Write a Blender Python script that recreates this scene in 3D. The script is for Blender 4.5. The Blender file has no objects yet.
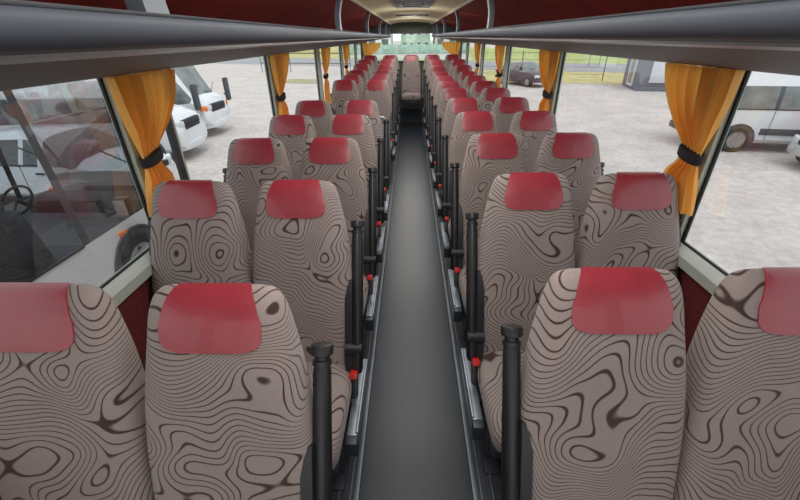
import bpy, bmesh, math, random
from mathutils import Vector, Matrix
from mathutils.bvhtree import BVHTree
random.seed(7)
scene = bpy.context.scene
COL = scene.collection
PI = math.pi

# ------------------------------------------------------------------ helpers
class MB:
    """collects shapes and links them as one mesh object"""
    def __init__(s): s.v = []; s.f = []
    def add(s, vs, fs):
        o = len(s.v); s.v += [tuple(p) for p in vs]; s.f += [tuple(i + o for i in f) for f in fs]; return s
    def box(s, c, d, bev=0.0, rot=None, seg=2):
        bm = bmesh.new(); bmesh.ops.create_cube(bm, size=1)
        for v in bm.verts: v.co = Vector((v.co.x * d[0], v.co.y * d[1], v.co.z * d[2]))
        if bev: bmesh.ops.bevel(bm, geom=bm.edges[:], offset=bev, segments=seg, affect='EDGES', profile=.6)
        M = Matrix.Translation(c)
        if rot is not None: M = M @ rot
        return s.bm(bm, M)
    def bm(s, bm, M=None):
        if M is not None: bm.transform(M)
        bm.verts.index_update()
        s.add([v.co[:] for v in bm.verts], [[v.index for v in f.verts] for f in bm.faces]); bm.free(); return s
    def tube(s, pts, r, n=12, cap=True, sx=1.0):
        """round tube along pts; r a number or a list"""
        pts = [Vector(p) for p in pts]; k = len(pts); rs = r if isinstance(r, (list, tuple)) else [r] * k
        vs = []; fs = []; ref = None
        for i, p in enumerate(pts):
            t = (pts[min(i + 1, k - 1)] - pts[max(i - 1, 0)]).normalized()
            if ref is None: ref = Vector((1, 0, 0)) if abs(t.x) < .9 else Vector((0, 0, 1))
            a = (ref - t * ref.dot(t)).normalized(); b = t.cross(a); ref = a
            for j in range(n):
                q = 2 * PI * j / n
                vs.append(p + a * math.cos(q) * rs[i] * sx + b * math.sin(q) * rs[i])
        for i in range(k - 1):
            for j in range(n):
                fs.append((i * n + j, i * n + (j + 1) % n, (i + 1) * n + (j + 1) % n, (i + 1) * n + j))
        if cap: fs += [tuple(range(n))[::-1], tuple(range((k - 1) * n, k * n))]
        return s.add(vs, fs)
    def prism(s, poly, axis, a, b):
        """extrude a 2-D polygon along axis from a to b"""
        def P(p, t):
            return {'x': (t, p[0], p[1]), 'y': (p[0], t, p[1]), 'z': (p[0], p[1], t)}[axis]
        n = len(poly)
        vs = [P(p, a) for p in poly] + [P(p, b) for p in poly]
        fs = [(i, (i + 1) % n, n + (i + 1) % n, n + i) for i in range(n)] + [tuple(range(n))[::-1], tuple(range(n, 2 * n))]
        return s.add(vs, fs)
    def loft(s, rings, capa=True, capb=True, closed=True):
        n = len(rings[0]); vs = [p for r in rings for p in r]; fs = []
        for i in range(len(rings) - 1):
            for j in range(n if closed else n - 1):
                fs.append((i * n + j, i * n + (j + 1) % n, (i + 1) * n + (j + 1) % n, (i + 1) * n + j))
        if capa: fs.append(tuple(range(n))[::-1])
        if capb: fs.append(tuple(range((len(rings) - 1) * n, len(rings) * n)))
        return s.add(vs, fs)
    def mesh(s, name, smooth=40):
        me = bpy.data.meshes.new(name); me.from_pydata(s.v, [], s.f)
        bm = bmesh.new(); bm.from_mesh(me); bmesh.ops.recalc_face_normals(bm, faces=bm.faces[:])
        if smooth:
            for f in bm.faces: f.smooth = True
            th = math.radians(smooth)
            for e in bm.edges:
                if len(e.link_faces) == 2 and e.calc_face_angle(0) > th: e.smooth = False
        bm.to_mesh(me); bm.free(); return me
    def build(s, name, mat, parent=None, smooth=40):
        return link(name, s.mesh(name, smooth), mat, parent)

def link(name, me, mat, parent=None):
    o = bpy.data.objects.new(name, me); COL.objects.link(o)
    if mat and not me.materials: me.materials.append(mat)
    if parent is not None: o.parent = parent
    return o
def tag(o, label=None, cat=None, group=None, kind=None):
    if label: o['label'] = label
    if cat: o['category'] = cat
    if group: o['group'] = group
    if kind: o['kind'] = kind
    return o
def thing(name, label, cat, loc=(0, 0, 0), rz=0, group=None):
    o = bpy.data.objects.new(name, None); COL.objects.link(o); o.empty_display_size = .1
    o.location = loc; o.rotation_euler = (0, 0, rz)
    return tag(o, label, cat, group)
def struct(o): o['kind'] = 'structure'; return o
def lerp(tab, x):
    if x <= tab[0][0]: return tab[0][1]
    for (a, p), (b, q) in zip(tab, tab[1:]):
        if x <= b:
            t = (x - a) / (b - a); return p + (q - p) * t
    return tab[-1][1]
def smooth_tab(tab, x):
    """Catmull-Rom through the table"""
    n = len(tab)
    if x <= tab[0][0]: return tab[0][1]
    if x >= tab[-1][0]: return tab[-1][1]
    for i in range(n - 1):
        if x <= tab[i + 1][0]:
            x0, y0 = tab[i]; x1, y1 = tab[i + 1]; h = x1 - x0; t = (x - x0) / h
            m0 = (y1 - tab[i - 1][1]) / (x1 - tab[i - 1][0]) if i > 0 else (y1 - y0) / h
            m1 = (tab[i + 2][1] - y0) / (tab[i + 2][0] - x0) if i + 2 < n else (y1 - y0) / h
            return (2*t**3-3*t*t+1)*y0 + (t**3-2*t*t+t)*h*m0 + (-2*t**3+3*t*t)*y1 + (t**3-t*t)*h*m1

# ------------------------------------------------------------------ materials
def s2l(c):
    return tuple(((x / 255) / 12.92 if x / 255 <= .04045 else ((x / 255 + .055) / 1.055) ** 2.4) for x in c) + (1,)
def newmat(name):
    m = bpy.data.materials.new(name); m.use_nodes = True
    nt = m.node_tree; b = nt.nodes['Principled BSDF']; return m, nt, b
def N(nt, t, **kw):
    n = nt.nodes.new(t)
    for k, v in kw.items(): setattr(n, k, v)
    return n
def mat(name, rgb, rough=.5, metal=0, var=.12, scale=8, bump=0, bscale=60, rgb2=None, spec=.5, coat=0):
    """principled with procedural noise variation between two tones"""
    m, nt, b = newmat(name); L = nt.links
    tc = N(nt, 'ShaderNodeTexCoord'); no = N(nt, 'ShaderNodeTexNoise'); no.inputs['Scale'].default_value = scale; no.inputs['Detail'].default_value = 4
    L.new(tc.outputs['Object'], no.inputs['Vector'])
    mx = N(nt, 'ShaderNodeMix', data_type='RGBA')
    c = s2l(rgb); c2 = s2l(rgb2) if rgb2 else tuple(x * (1 - var) for x in c[:3]) + (1,); c1 = c if rgb2 else tuple(min(1, x * (1 + var)) for x in c[:3]) + (1,)
    mx.inputs['A'].default_value = c1; mx.inputs['B'].default_value = c2
    rp = N(nt, 'ShaderNodeMapRange'); rp.inputs[1].default_value = .3; rp.inputs[2].default_value = .7
    L.new(no.outputs['Fac'], rp.inputs[0]); L.new(rp.outputs[0], mx.inputs['Factor']); L.new(mx.outputs['Result'], b.inputs['Base Color'])
    b.inputs['Roughness'].default_value = rough; b.inputs['Metallic'].default_value = metal
    b.inputs['Specular IOR Level'].default_value = spec; b.inputs['Coat Weight'].default_value = coat
    if bump:
        n2 = N(nt, 'ShaderNodeTexNoise'); n2.inputs['Scale'].default_value = bscale; n2.inputs['Detail'].default_value = 3
        L.new(tc.outputs['Object'], n2.inputs['Vector'])
        bp = N(nt, 'ShaderNodeBump'); bp.inputs['Strength'].default_value = bump; bp.inputs['Distance'].default_value = .01
        L.new(n2.outputs['Fac'], bp.inputs['Height']); L.new(bp.outputs['Normal'], b.inputs['Normal'])
    return m
def fabric_mat():
    m, nt, b = newmat('topographic_fabric'); L = nt.links
    tc = N(nt, 'ShaderNodeTexCoord'); oi = N(nt, 'ShaderNodeObjectInfo')
    sep = N(nt, 'ShaderNodeSeparateXYZ'); L.new(tc.outputs['Object'], sep.inputs[0])
    def M(op, a, bb=None, c=None):
        n = N(nt, 'ShaderNodeMath', operation=op)
        for i, x in enumerate((a, bb, c)):
            if x is None: continue
            if isinstance(x, (int, float)): n.inputs[i].default_value = x
            else: L.new(x, n.inputs[i])
        return n.outputs[0]
    r = oi.outputs['Random']
    cx = M('ADD', M('MULTIPLY', sep.outputs['X'], 1.0), M('MULTIPLY', r, 37.0))
    cz = M('ADD', M('MULTIPLY', sep.outputs['Z'], 1.0), M('MULTIPLY', M('FRACT', M('MULTIPLY', r, 91.7)), 23.0))
    cy = M('MULTIPLY', sep.outputs['Y'], .55)
    cmb = N(nt, 'ShaderNodeCombineXYZ'); L.new(cx, cmb.inputs[0]); L.new(cy, cmb.inputs[1]); L.new(cz, cmb.inputs[2])
    no = N(nt, 'ShaderNodeTexNoise'); no.inputs['Scale'].default_value = 4.7; no.inputs['Detail'].default_value = .35; no.inputs['Roughness'].default_value = .35; no.inputs['Distortion'].default_value = .25
    L.new(cmb.outputs[0], no.inputs['Vector'])
    h = M('ADD', M('MULTIPLY', no.outputs['Fac'], 25.0), M('MULTIPLY', sep.outputs['Z'], 37.0))
    d = M('ABSOLUTE', M('SUBTRACT', M('FRACT', h), .5))          # 0 on the line, .5 away
    n2 = N(nt, 'ShaderNodeTexNoise'); n2.inputs['Scale'].default_value = 9; L.new(cmb.outputs[0], n2.inputs['Vector'])
    wid = M('MULTIPLY_ADD', n2.outputs['Fac'], .09, .045)
    mr = N(nt, 'ShaderNodeMapRange', interpolation_type='SMOOTHSTEP')
    L.new(d, mr.inputs[0]); L.new(M('SUBTRACT', wid, .05), mr.inputs[1]); L.new(M('ADD', wid, .05), mr.inputs[2]); mr.inputs[3].default_value = 0; mr.inputs[4].default_value = 1
    # heathered ground weave
    n3 = N(nt, 'ShaderNodeTexNoise'); n3.inputs['Scale'].default_value = 3; n3.inputs['Detail'].default_value = 2; L.new(tc.outputs['Object'], n3.inputs['Vector'])
    n4 = N(nt, 'ShaderNodeTexNoise'); n4.inputs['Scale'].default_value = 260; n4.inputs['Detail'].default_value = 2; L.new(tc.outputs['Object'], n4.inputs['Vector'])
    g = N(nt, 'ShaderNodeMix', data_type='RGBA'); g.inputs['A'].default_value = s2l((126, 113, 109)); g.inputs['B'].default_value = s2l((160, 147, 143))
    L.new(M('MULTIPLY_ADD', n4.outputs['Fac'], .7, M('MULTIPLY', n3.outputs['Fac'], .35)), g.inputs['Factor'])
    mx = N(nt, 'ShaderNodeMix', data_type='RGBA'); mx.inputs['A'].default_value = s2l((66, 50, 45))
    L.new(g.outputs['Result'], mx.inputs['B']); L.new(mr.outputs[0], mx.inputs['Factor'])
    L.new(mx.outputs['Result'], b.inputs['Base Color'])
    b.inputs['Roughness'].default_value = .92; b.inputs['Specular IOR Level'].default_value = .2
    b.inputs['Sheen Weight'].default_value = .15
    bp = N(nt, 'ShaderNodeBump'); bp.inputs['Strength'].default_value = .25; bp.inputs['Distance'].default_value = .003
    L.new(n4.outputs['Fac'], bp.inputs['Height']); L.new(bp.outputs['Normal'], b.inputs['Normal'])
    return m
def glass_mat(name, tint, refl, refl_rough=.02, refl_col=(1, 1, 1)):
    """thin pane: tinted see-through plus a Fresnel mirror"""
    m = bpy.data.materials.new(name); m.use_nodes = True; nt = m.node_tree; nt.nodes.clear(); L = nt.links
    o = N(nt, 'ShaderNodeOutputMaterial'); t = N(nt, 'ShaderNodeBsdfTransparent'); t.inputs[0].default_value = tint + (1,)
    g = N(nt, 'ShaderNodeBsdfGlossy'); g.inputs['Roughness'].default_value = refl_rough; g.inputs['Color'].default_value = refl_col + (1,)
    lw = N(nt, 'ShaderNodeLayerWeight'); lw.inputs['Blend'].default_value = .35
    no = N(nt, 'ShaderNodeTexNoise'); no.inputs['Scale'].default_value = 2.5
    ma = N(nt, 'ShaderNodeMath', operation='MULTIPLY'); ma.inputs[1].default_value = refl; L.new(lw.outputs['Fresnel'], ma.inputs[0])
    mb = N(nt, 'ShaderNodeMath', operation='MULTIPLY_ADD'); L.new(no.outputs['Fac'], mb.inputs[0]); mb.inputs[1].default_value = .02; L.new(ma.outputs[0], mb.inputs[2])
    mx = N(nt, 'ShaderNodeMixShader'); L.new(mb.outputs[0], mx.inputs[0]); L.new(t.outputs[0], mx.inputs[1]); L.new(g.outputs[0], mx.inputs[2]); L.new(mx.outputs[0], o.inputs[0])
    return m
def stripes_mat(name, c1, c2, axis, freq, rough=.9):
    m, nt, b = newmat(name); L = nt.links
    tc = N(nt, 'ShaderNodeTexCoord'); w = N(nt, 'ShaderNodeTexWave'); w.bands_direction = axis
    w.inputs['Scale'].default_value = freq; w.inputs['Distortion'].default_value = 1.5; w.inputs['Detail'].default_value = 2
    L.new(tc.outputs['Object'], w.inputs['Vector'])
    mx = N(nt, 'ShaderNodeMix', data_type='RGBA'); mx.inputs['A'].default_value = s2l(c1); mx.inputs['B'].default_value = s2l(c2)
    L.new(w.outputs['Fac'], mx.inputs['Factor']); L.new(mx.outputs['Result'], b.inputs['Base Color']); b.inputs['Roughness'].default_value = rough
    return m
def curtain_mat():
    m, nt, b = newmat('orange_curtain_cloth'); L = nt.links
    tc = N(nt, 'ShaderNodeTexCoord'); no = N(nt, 'ShaderNodeTexNoise'); no.inputs['Scale'].default_value = 7; no.inputs['Detail'].default_value = 3
    mp = N(nt, 'ShaderNodeMapping'); mp.inputs['Scale'].default_value = (3, 3, .5); L.new(tc.outputs['Object'], mp.inputs[0]); L.new(mp.outputs[0], no.inputs[0])
    mx = N(nt, 'ShaderNodeMix', data_type='RGBA'); mx.inputs['A'].default_value = s2l((255, 206, 110)); mx.inputs['B'].default_value = s2l((246, 172, 72))
    L.new(no.outputs['Fac'], mx.inputs['Factor']); L.new(mx.outputs['Result'], b.inputs['Base Color'])
    b.inputs['Roughness'].default_value = .6; b.inputs['Sheen Weight'].default_value = .2
    tr = N(nt, 'ShaderNodeBsdfTranslucent'); tr.inputs[0].default_value = s2l((255, 196, 96))
    ms = N(nt, 'ShaderNodeMixShader'); ms.inputs[0].default_value = .5
    L.new(b.outputs[0], ms.inputs[1]); L.new(tr.outputs[0], ms.inputs[2]); L.new(ms.outputs[0], nt.nodes['Material Output'].inputs[0])
    return m

FABRIC = fabric_mat()
LEATHER = mat('red_headrest_leather', (146, 44, 56), rough=.36, var=.08, scale=14, bump=.12, bscale=180, spec=.7, coat=.25)
BLACK = mat('black_plastic', (30, 31, 34), rough=.38, var=.15)
RUBBER = mat('black_rubber', (22, 22, 23), rough=.7, var=.1)
REDPLAS = mat('red_button_plastic', (196, 38, 34), rough=.35, var=.05)
RAIL = mat('grey_blue_metal', (128, 136, 146), rough=.35, metal=.55, var=.12, scale=20)
DARKMET = mat('dark_grey_metal', (62, 66, 72), rough=.45, metal=.4)
ALU = mat('aluminium_trim', (92, 98, 104), rough=.42, metal=.7, var=.1)
VINYL = mat('dark_vinyl_floor', (27, 38, 50), rough=.33, spec=.4, var=.25, scale=90, bump=.05, bscale=300, rgb2=(16, 24, 33))
PLATF = mat('dark_platform_vinyl', (56, 60, 66), rough=.5, var=.2, scale=60)
PILLAR = mat('grey_green_pillar_trim', (176, 184, 172), rough=.55, var=.05)
SILL = mat('pale_sill_trim', (176, 180, 170), rough=.5, var=.05)
WALLRED = mat('dark_red_wall_carpet', (96, 30, 26), rough=.95, var=.2, scale=40, bump=.2, bscale=200)
RACKRED = mat('dark_red_locker_carpet', (140, 46, 38), rough=.95, var=.22, scale=5)
RACKLIP = mat('slate_grey_rack_lip', (60, 66, 76), rough=.66, var=.06, scale=3)
RACKUND = mat('warm_grey_rack_underside', (88, 81, 80), rough=.6, var=.06, scale=3)
RACKTRIM = mat('light_grey_trim_strip', (160, 160, 162), rough=.4, var=.05)
POST = mat('grey_post_plastic', (84, 92, 102), rough=.45, var=.06)
CEIL = mat('cream_ceiling_panel', (240, 228, 186), rough=.75, var=.05, scale=4)
CEILGREY = mat('grey_hatch_plastic', (150, 148, 158), rough=.6, var=.05)
CEILLIGHT = mat('pale_cream_edge', (220, 214, 190), rough=.6, var=.04)
BULK = mat('dark_grey_bulkhead', (92, 96, 88), rough=.7, var=.08)
GASKET = mat('black_window_gasket', (24, 27, 26), rough=.6)
CURTAIN = curtain_mat()
TIE = mat('black_tieback_fabric', (30, 27, 30), rough=.85, var=.1)
GLASS = glass_mat('side_window_glass', (.95, .97, .96), .13)
GLASSR = glass_mat('rear_window_glass', (.88, .96, .93), .2)

# ------------------------------------------------------------------ camera
cam = bpy.data.cameras.new('camera'); camo = bpy.data.objects.new('camera', cam); COL.objects.link(camo)
R_ = Vector((0.9996648, 0.02295567, -0.01197214)); U_ = Vector((-0.000651992, 0.484597032, 0.87473727)); F_ = Vector((-0.02588184, 0.87443625, -0.48444956))
camo.matrix_world = Matrix(((R_.x, U_.x, -F_.x, -0.0262), (R_.y, U_.y, -F_.y, 0), (R_.z, U_.z, -F_.z, 1.745), (0, 0, 0, 1)))
cam.sensor_width = 36; cam.sensor_fit = 'HORIZONTAL'; cam.lens = 36 * 385 / 800; cam.clip_start = .02; cam.clip_end = 800
scene.camera = camo

# ------------------------------------------------------------------ bus shell
Y0, Y1 = -1.6, 10.55            # front (open windscreen end) and rear wall
GZ = -1.3                       # outside ground
XW = 1.2
PILL = [(-.75, -.6), (1.6, 1.74), (3.53, 3.66), (5.43, 5.60), (7.36, 7.52), (9.35, 9.55)]
# floor
m = MB(); m.box((0, (Y0 + 8.87) / 2, -.03), (.49, 8.87 - Y0, .06)); m.box((0, (8.87 + Y1) / 2, .04), (.49, Y1 - 8.87, .12))
struct(m.build('floor', VINYL))
m = MB()
for s in (-1, 1):
    m.box((s * .72, (Y0 + Y1) / 2, -.02), (.95, Y1 - Y0, .06))
    m.box((s * .72, 9.6, .06), (.95, 1.9, .1))
struct(m.build('floor_platform', PLATF))
for s, nm in ((-1, 'trim_left_aisle'), (1, 'trim_right_aisle')):
    m = MB(); m.box((s * .258, (Y0 + 8.87) / 2, .008), (.026, 8.87 - Y0, .03), .004)
    m.box((s * .335, (Y0 + 8.87) / 2, .012), (.012, 8.87 - Y0, .008), .002)
    m.box((s * .285, (Y0 + 8.87) / 2, .012), (.008, 8.87 - Y0, .008), .002)
    struct(m.build(nm, ALU))
m = MB(); m.box((0, 8.865, .06), (.49, .02, .09)); m.box((0, 8.875, .104), (.49, .04, .012), .003)
struct(m.build('trim_rear_step', RUBBER))
WI = 1
for s, nm in ((-1, 'left'), (1, 'right')):
    m = MB(); m.box((s * (XW + .04), (Y0 + Y1) / 2, .4), (.07, Y1 - Y0, .96))
    struct(m.build('wall_' + nm, WALLRED))
    m = MB(); m.box((s * (XW + .04), (Y0 + Y1) / 2, -.68), (.09, Y1 - Y0, 1.2)); m.box((s * (XW + .04), (Y0 + Y1) / 2, 1.9), (.07, Y1 - Y0, .44))
    struct(m.build('wall_%s_outer' % nm, RACKUND))
    # sill
    m = MB(); m.prism([(s * 1.165, .84), (s * 1.165, .885), (s * 1.20, .905), (s * 1.245, .905), (s * 1.245, .84)], 'y', Y0, Y1)
    struct(m.build('trim_%s_sill' % nm, SILL))
    for k, (a, b) in enumerate(PILL):
        m = MB(); m.box((s * (XW + .022), (a + b) / 2, 1.28), (.045, b - a, .78), .006)
        struct(m.build('trim_%s_pillar' % nm, PILLAR))
    edges = [Y0] + [e for p in PILL for e in p] + [Y1]
    for k in range(0, len(edges), 2):
        a, b = edges[k], edges[k + 1]
        if b - a < .3: continue
        g = MB(); z0, z1 = .895, 1.66; t = .014; xx = s * (XW + .012)
        for (yy, zz, dy, dz) in ((a + t / 2, 1.28, t, z1 - z0), (b - t / 2, 1.28, t, z1 - z0), ((a + b) / 2, z0 + t / 2 + .004, b - a, t), ((a + b) / 2, z1 - t / 2, b - a, t)):
            g.box((xx + s * .012, yy, zz), (.012, dy, dz), .003)
        fr = struct(g.build('window_%d' % WI, GASKET)); WI += 1
        p = MB(); x = s * (XW + .03); p.add([(x, a + .01, z0), (x, b - .01, z0), (x, b - .01, z1), (x, a + .01, z1)], [(0, 1, 2, 3)])
        p.build('pane', GLASS, fr, 0)
m = MB(); m.box((-XW - .012, 1.925, 1.28), (.02, .045, .75), .004)
struct(m.build('trim_left_window_bar', DARKMET))
m = MB(); m.box((-XW - .008, 1.955, 1.28), (.014, .016, .75), .003)
struct(m.build('trim_left_window_edge', SILL))
# rear wall with its window
m = MB(); m.box((0, Y1 + .03, .55), (2.5, .06, 1.3)); m.box((-1.16, Y1 + .03, 1.6), (.14, .06, .8)); m.box((1.16, Y1 + .03, 1.6), (.14, .06, .8)); m.box((0, Y1 + .03, 2.0), (2.5, .06, .3))
struct(m.build('wall_rear', BULK))
g = MB()
for (xx, zz, dx, dz) in ((0, 1.21, 2.18, .03), (0, 1.85, 2.18, .03), (-1.09, 1.53, .03, .66), (1.09, 1.53, .03, .66)): g.box((xx, Y1 - .005, zz), (dx, .03, dz), .004)
fr = struct(g.build('window_%d' % WI, GASKET))
p = MB(); p.add([(-1.09, Y1 + .03, 1.2), (1.09, Y1 + .03, 1.2), (1.09, Y1 + .03, 1.86), (-1.09, Y1 + .03, 1.86)], [(0, 1, 2, 3)]); p.build('pane', GLASSR, fr, 0)
# ceiling: cream channel between the racks and roof above the racks
m = MB(); prof = []
for i in range(13):
    x = -.46 + .92 * i / 12; prof.append((x, 2.0 + .035 * (1 - (x / .46) ** 2)))
m.prism(prof + [(.46, 2.1), (-.46, 2.1)], 'y', Y0, Y1)
struct(m.build('ceiling', CEIL, None, 60))
m = MB(); m.box((0, (Y0 + Y1) / 2, 2.13), (2.56, Y1 - Y0 + .1, .06))
struct(m.build('ceiling_roof', RACKUND))
for s, nm in ((-1, 'left'), (1, 'right')):
    m = MB(); m.tube([(s * .455, Y0, 1.995), (s * .455, Y1 - .3, 1.995)], .016, 8)
    struct(m.build('trim_%s_ceiling' % nm, CEILLIGHT))
# rear bulkhead panel above the rear window
m = MB(); m.box((0, 10.22, 1.925), (1.2, .12, .24), .01)
bk = m.build('bulkhead_panel', BULK); tag(bk, 'dark grey panel across the ceiling end above the rear window', 'panel')
m = MB(); m.box((0, 10.155, 1.93), (.17, .02, .04), .004)
for k in range(4): m.box((0, 10.142, 1.917 + .009 * k), (.15, .006, .003))
m.build('vent_grille', BLACK, bk)
# ceiling fittings
h = thing('roof_hatch', 'grey rectangular hatch in the cream ceiling', 'hatch', (0, 4.0, 2.03))
m = MB(); m.box((0, 0, -.015), (.40, .92, .035), .012); m.build('frame', CEILLIGHT, h)
m = MB(); m.box((0, 0, -.036), (.33, .80, .02), .01); m.build('panel', CEILGREY, h)
m = MB(); m.tube([(-.08, -.3, -.05), (-.08, -.3, -.065), (.08, -.3, -.065), (.08, -.3, -.05)], .009, 8); m.build('handle', BLACK, h)
h = thing('ceiling_lamp', 'pale oval lamp strip across the ceiling near the rear', 'lamp', (0, 6.05, 2.03))
m = MB(); m.loft([[(x * .31 * k, y * .17 * k, z) for (x, y) in [(math.cos(2 * PI * i / 32), math.sin(2 * PI * i / 32)) for i in range(32)]] for k, z in ((1, .0), (1, -.02), (.92, -.032))]); m.build('housing', CEILLIGHT, h)
m = MB(); m.loft([[(x * .22 * k, y * .09 * k, z) for (x, y) in [(math.cos(2 * PI * i / 32), math.sin(2 * PI * i / 32)) for i in range(32)]] for k, z in ((1, -.03), (.95, -.045))]); m.build('diffuser', mat('dim_violet_diffuser', (92, 82, 98), rough=.3), h)

# ------------------------------------------------------------------ luggage racks
POSTS = [.82, 2.98, 4.95, 6.9, 8.8]
def rack(s, y_end, nm, label):
    t = thing('luggage_rack', label, 'luggage rack', (s * .8, 4, 1.62))
    def B(mb, name, mt, sm=40, par=None):
        o = mb.build(name, mt, par or t, sm)
        if par is None: o.matrix_parent_inverse = Matrix.Translation((-s * .8, -4, -1.62))
        return o
    X = lambda pts: [(s * a, b) for a, b in pts]
    ya = Y0
    m = MB(); m.prism(X([(1.2, 1.622), (1.0, 1.652), (.8, 1.688), (.62, 1.716), (.49, 1.735), (.49, 1.755), (1.2, 1.66)]), 'y', ya, y_end); B(m, 'underside_panel', RACKUND)
    m = MB(); m.prism(X([(.50, 1.734), (.484, 1.736), (.472, 1.741), (.463, 1.751), (.458, 1.768), (.462, 1.779), (.49, 1.783), (.51, 1.775), (.52, 1.75)]), 'y', ya, y_end); B(m, 'front_lip', RACKLIP, 70)
    m = MB(); m.prism(X([(.56, 1.719), (.52, 1.725), (.52, 1.735), (.56, 1.73)]), 'y', ya, y_end); B(m, 'trim_strip', RACKTRIM)
    m = MB(); m.prism(X([(.50, 1.776), (.478, 1.784), (.474, 1.787), (.50, 1.787)]), 'y', ya, y_end); B(m, 'lip_edge', RACKTRIM)
    # carpeted compartment, one liner per bay
    ys = [ya] + [p for p in POSTS if p < y_end] + [y_end]
    for k in range(len(ys) - 1):
        m = MB(); a, b = ys[k] + .003, ys[k + 1] - .003
        m.prism(X([(.47, 2.0), (.62, 2.03), (1.19, 2.03), (1.19, 1.70), (1.185, 1.70), (1.05, 1.86), (.80, 1.95), (.56, 1.975)]), 'y', a, b)
        m.prism(X([(.52, 1.762), (1.19, 1.69), (1.19, 1.684), (.52, 1.756)]), 'y', a, b)
        B(m, 'locker_lining', RACKRED, 50)
    for p in ys[1:]:
        if p < 1 and s > 0: continue
        w = .075 if p < 1 else .055
        m = MB(); pts = []
        for i in range(9):
            u = i / 8; pts.append((s * (.497 - .03 * u + .02 * math.sin(u * PI)), p, 1.765 + u * .24))
        rr = [[(q[0] + s * dx, q[1] + dy, q[2]) for dx, dy in ((-.012, -w / 2), (.02, -w / 2), (.02, w / 2), (-.012, w / 2))] for q in pts]
        m.loft(rr); B(m, 'post', POST)
    # end cap
    m = MB(); m.prism(X([(1.2, 1.622), (.62, 1.712), (.478, 1.731), (.455, 1.757), (.468, 1.781), (.49, 2.0), (1.2, 2.0)]), 'y', y_end, y_end + .03); B(m, 'end_cap', POST)
    return t
rack(-1, 9.9, 'left', 'long slate grey open luggage rack along the left side above the windows')
rack(1, 9.9, 'right', 'long slate grey open luggage rack along the right side above the windows')

# ------------------------------------------------------------------ coach seats
FRONT = [(.36, -.315), (.5, -.28), (.65, -.235), (.80, -.19), (.93, -.150), (1.03, -.112), (1.10, -.086), (1.15, -.066), (1.185, -.045), (1.205, -.022), (1.213, -.004)]
BACK = [(.36, -.17), (.5, -.115), (.65, -.06), (.80, -.015), (.93, .018), (1.03, .038), (1.10, .048), (1.15, .05), (1.185, .042), (1.205, .024), (1.213, .004)]
WID = [(.36, .218), (.5, .226), (.65, .2265), (.78, .224), (.9, .213), (1.0, .199), (1.08, .184), (1.14, .172), (1.175, .162), (1.20, .147), (1.213, .122)]
def ring(z, n=44, shrink=0):
    yf = smooth_tab(FRONT, z); yb = smooth_tab(BACK, z); w = smooth_tab(WID, z) - shrink
    yc = (yf + yb) / 2; hd = max(.002, (yb - yf) / 2 - shrink)
    e = 3.6; out = []
    for j in range(n):
        a = 2 * PI * j / n; c, s_ = math.cos(a), math.sin(a)
        x = w * math.copysign(abs(c) ** (2 / e), c); y = hd * math.copysign(abs(s_) ** (2 / e), s_)
        if y < 0 and z < 1.02:                        # side bolsters: the middle of the front is slightly hollow
            k = (1 - min(1, abs(x) / .2) ** 2); y += .014 * k * min(1, (1.02 - z) / .1)
        out.append((x, yc + y, z))
    return out
zs = [.36 + (1.0 - .36) * i / 18 for i in range(19)] + [1.03, 1.06, 1.09, 1.115, 1.14, 1.16, 1.175, 1.187, 1.197, 1.204, 1.209, 1.213]
bm_ = MB(); bm_.loft([ring(z) for z in zs]); BACK_ME = bm_.mesh('backrest', 60); BACK_ME.materials.append(FABRIC)
bvh = BVHTree.FromPolygons([Vector(v) for v in bm_.v], bm_.f)
def patch_mesh():
    """red leather head pad hugging the top of the backrest"""
    nu, nv = 22, 18; grid = []; axis = Vector((0, .0, 1.10))
    def hit(x, t, off):
        # t: 0 at the lower edge of the pad, 1 just behind the crest
        if t < .72:
            z = 1.082 + (1.16 - 1.082) * t / .72; o = Vector((x, -.6, z)); d = Vector((0, 1, 0))
        else:
            q = (t - .72) / .28; a = q * math.radians(97); c = Vector((x, -.0, 1.16)); d = Vector((0, math.cos(a), -math.sin(a))); o = c - d * .5
        h = bvh.ray_cast(o, d)
        if h[0] is None: return None
        nn = h[1] if h[1].dot(d) < 0 else -h[1]
        return h[0] + nn * off
    hw = .124
    def bound(t):                                      # half width at t with rounded lower corners
        r = .3
        if t < r: return hw - .045 * (1 - math.sqrt(max(0, 1 - (1 - t / r) ** 2)))
        if t > .55: return hw - .034 * ((t - .55) / .45) ** 1.8
        return hw
    vs = []; ok = True
    for j in range(-1, nv + 2):
        for i in range(-1, nu + 2):
            t = min(1, max(0, j / nv)); u = min(1, max(-1, -1 + 2 * i / nu))
            edge = (i in (-1, nu + 1)) or (j in (-1, nv + 1))
            p = hit(u * bound(t), t, .0055 if not edge else -.006)
            k = max(abs(u), 0); 
            if p is None: p = Vector((u * bound(t) * .9, 0, 1.205))
            vs.append(p)
    W = nu + 3; H = nv + 3
    fs = [(j * W + i, j * W + i + 1, (j + 1) * W + i + 1, (j + 1) * W + i) for j in range(H - 1) for i in range(W - 1)]
    m = MB(); m.add(vs, fs); return m.mesh('headrest', 75)
PATCH_ME = patch_mesh(); PATCH_ME.materials.append(LEATHER)
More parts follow.
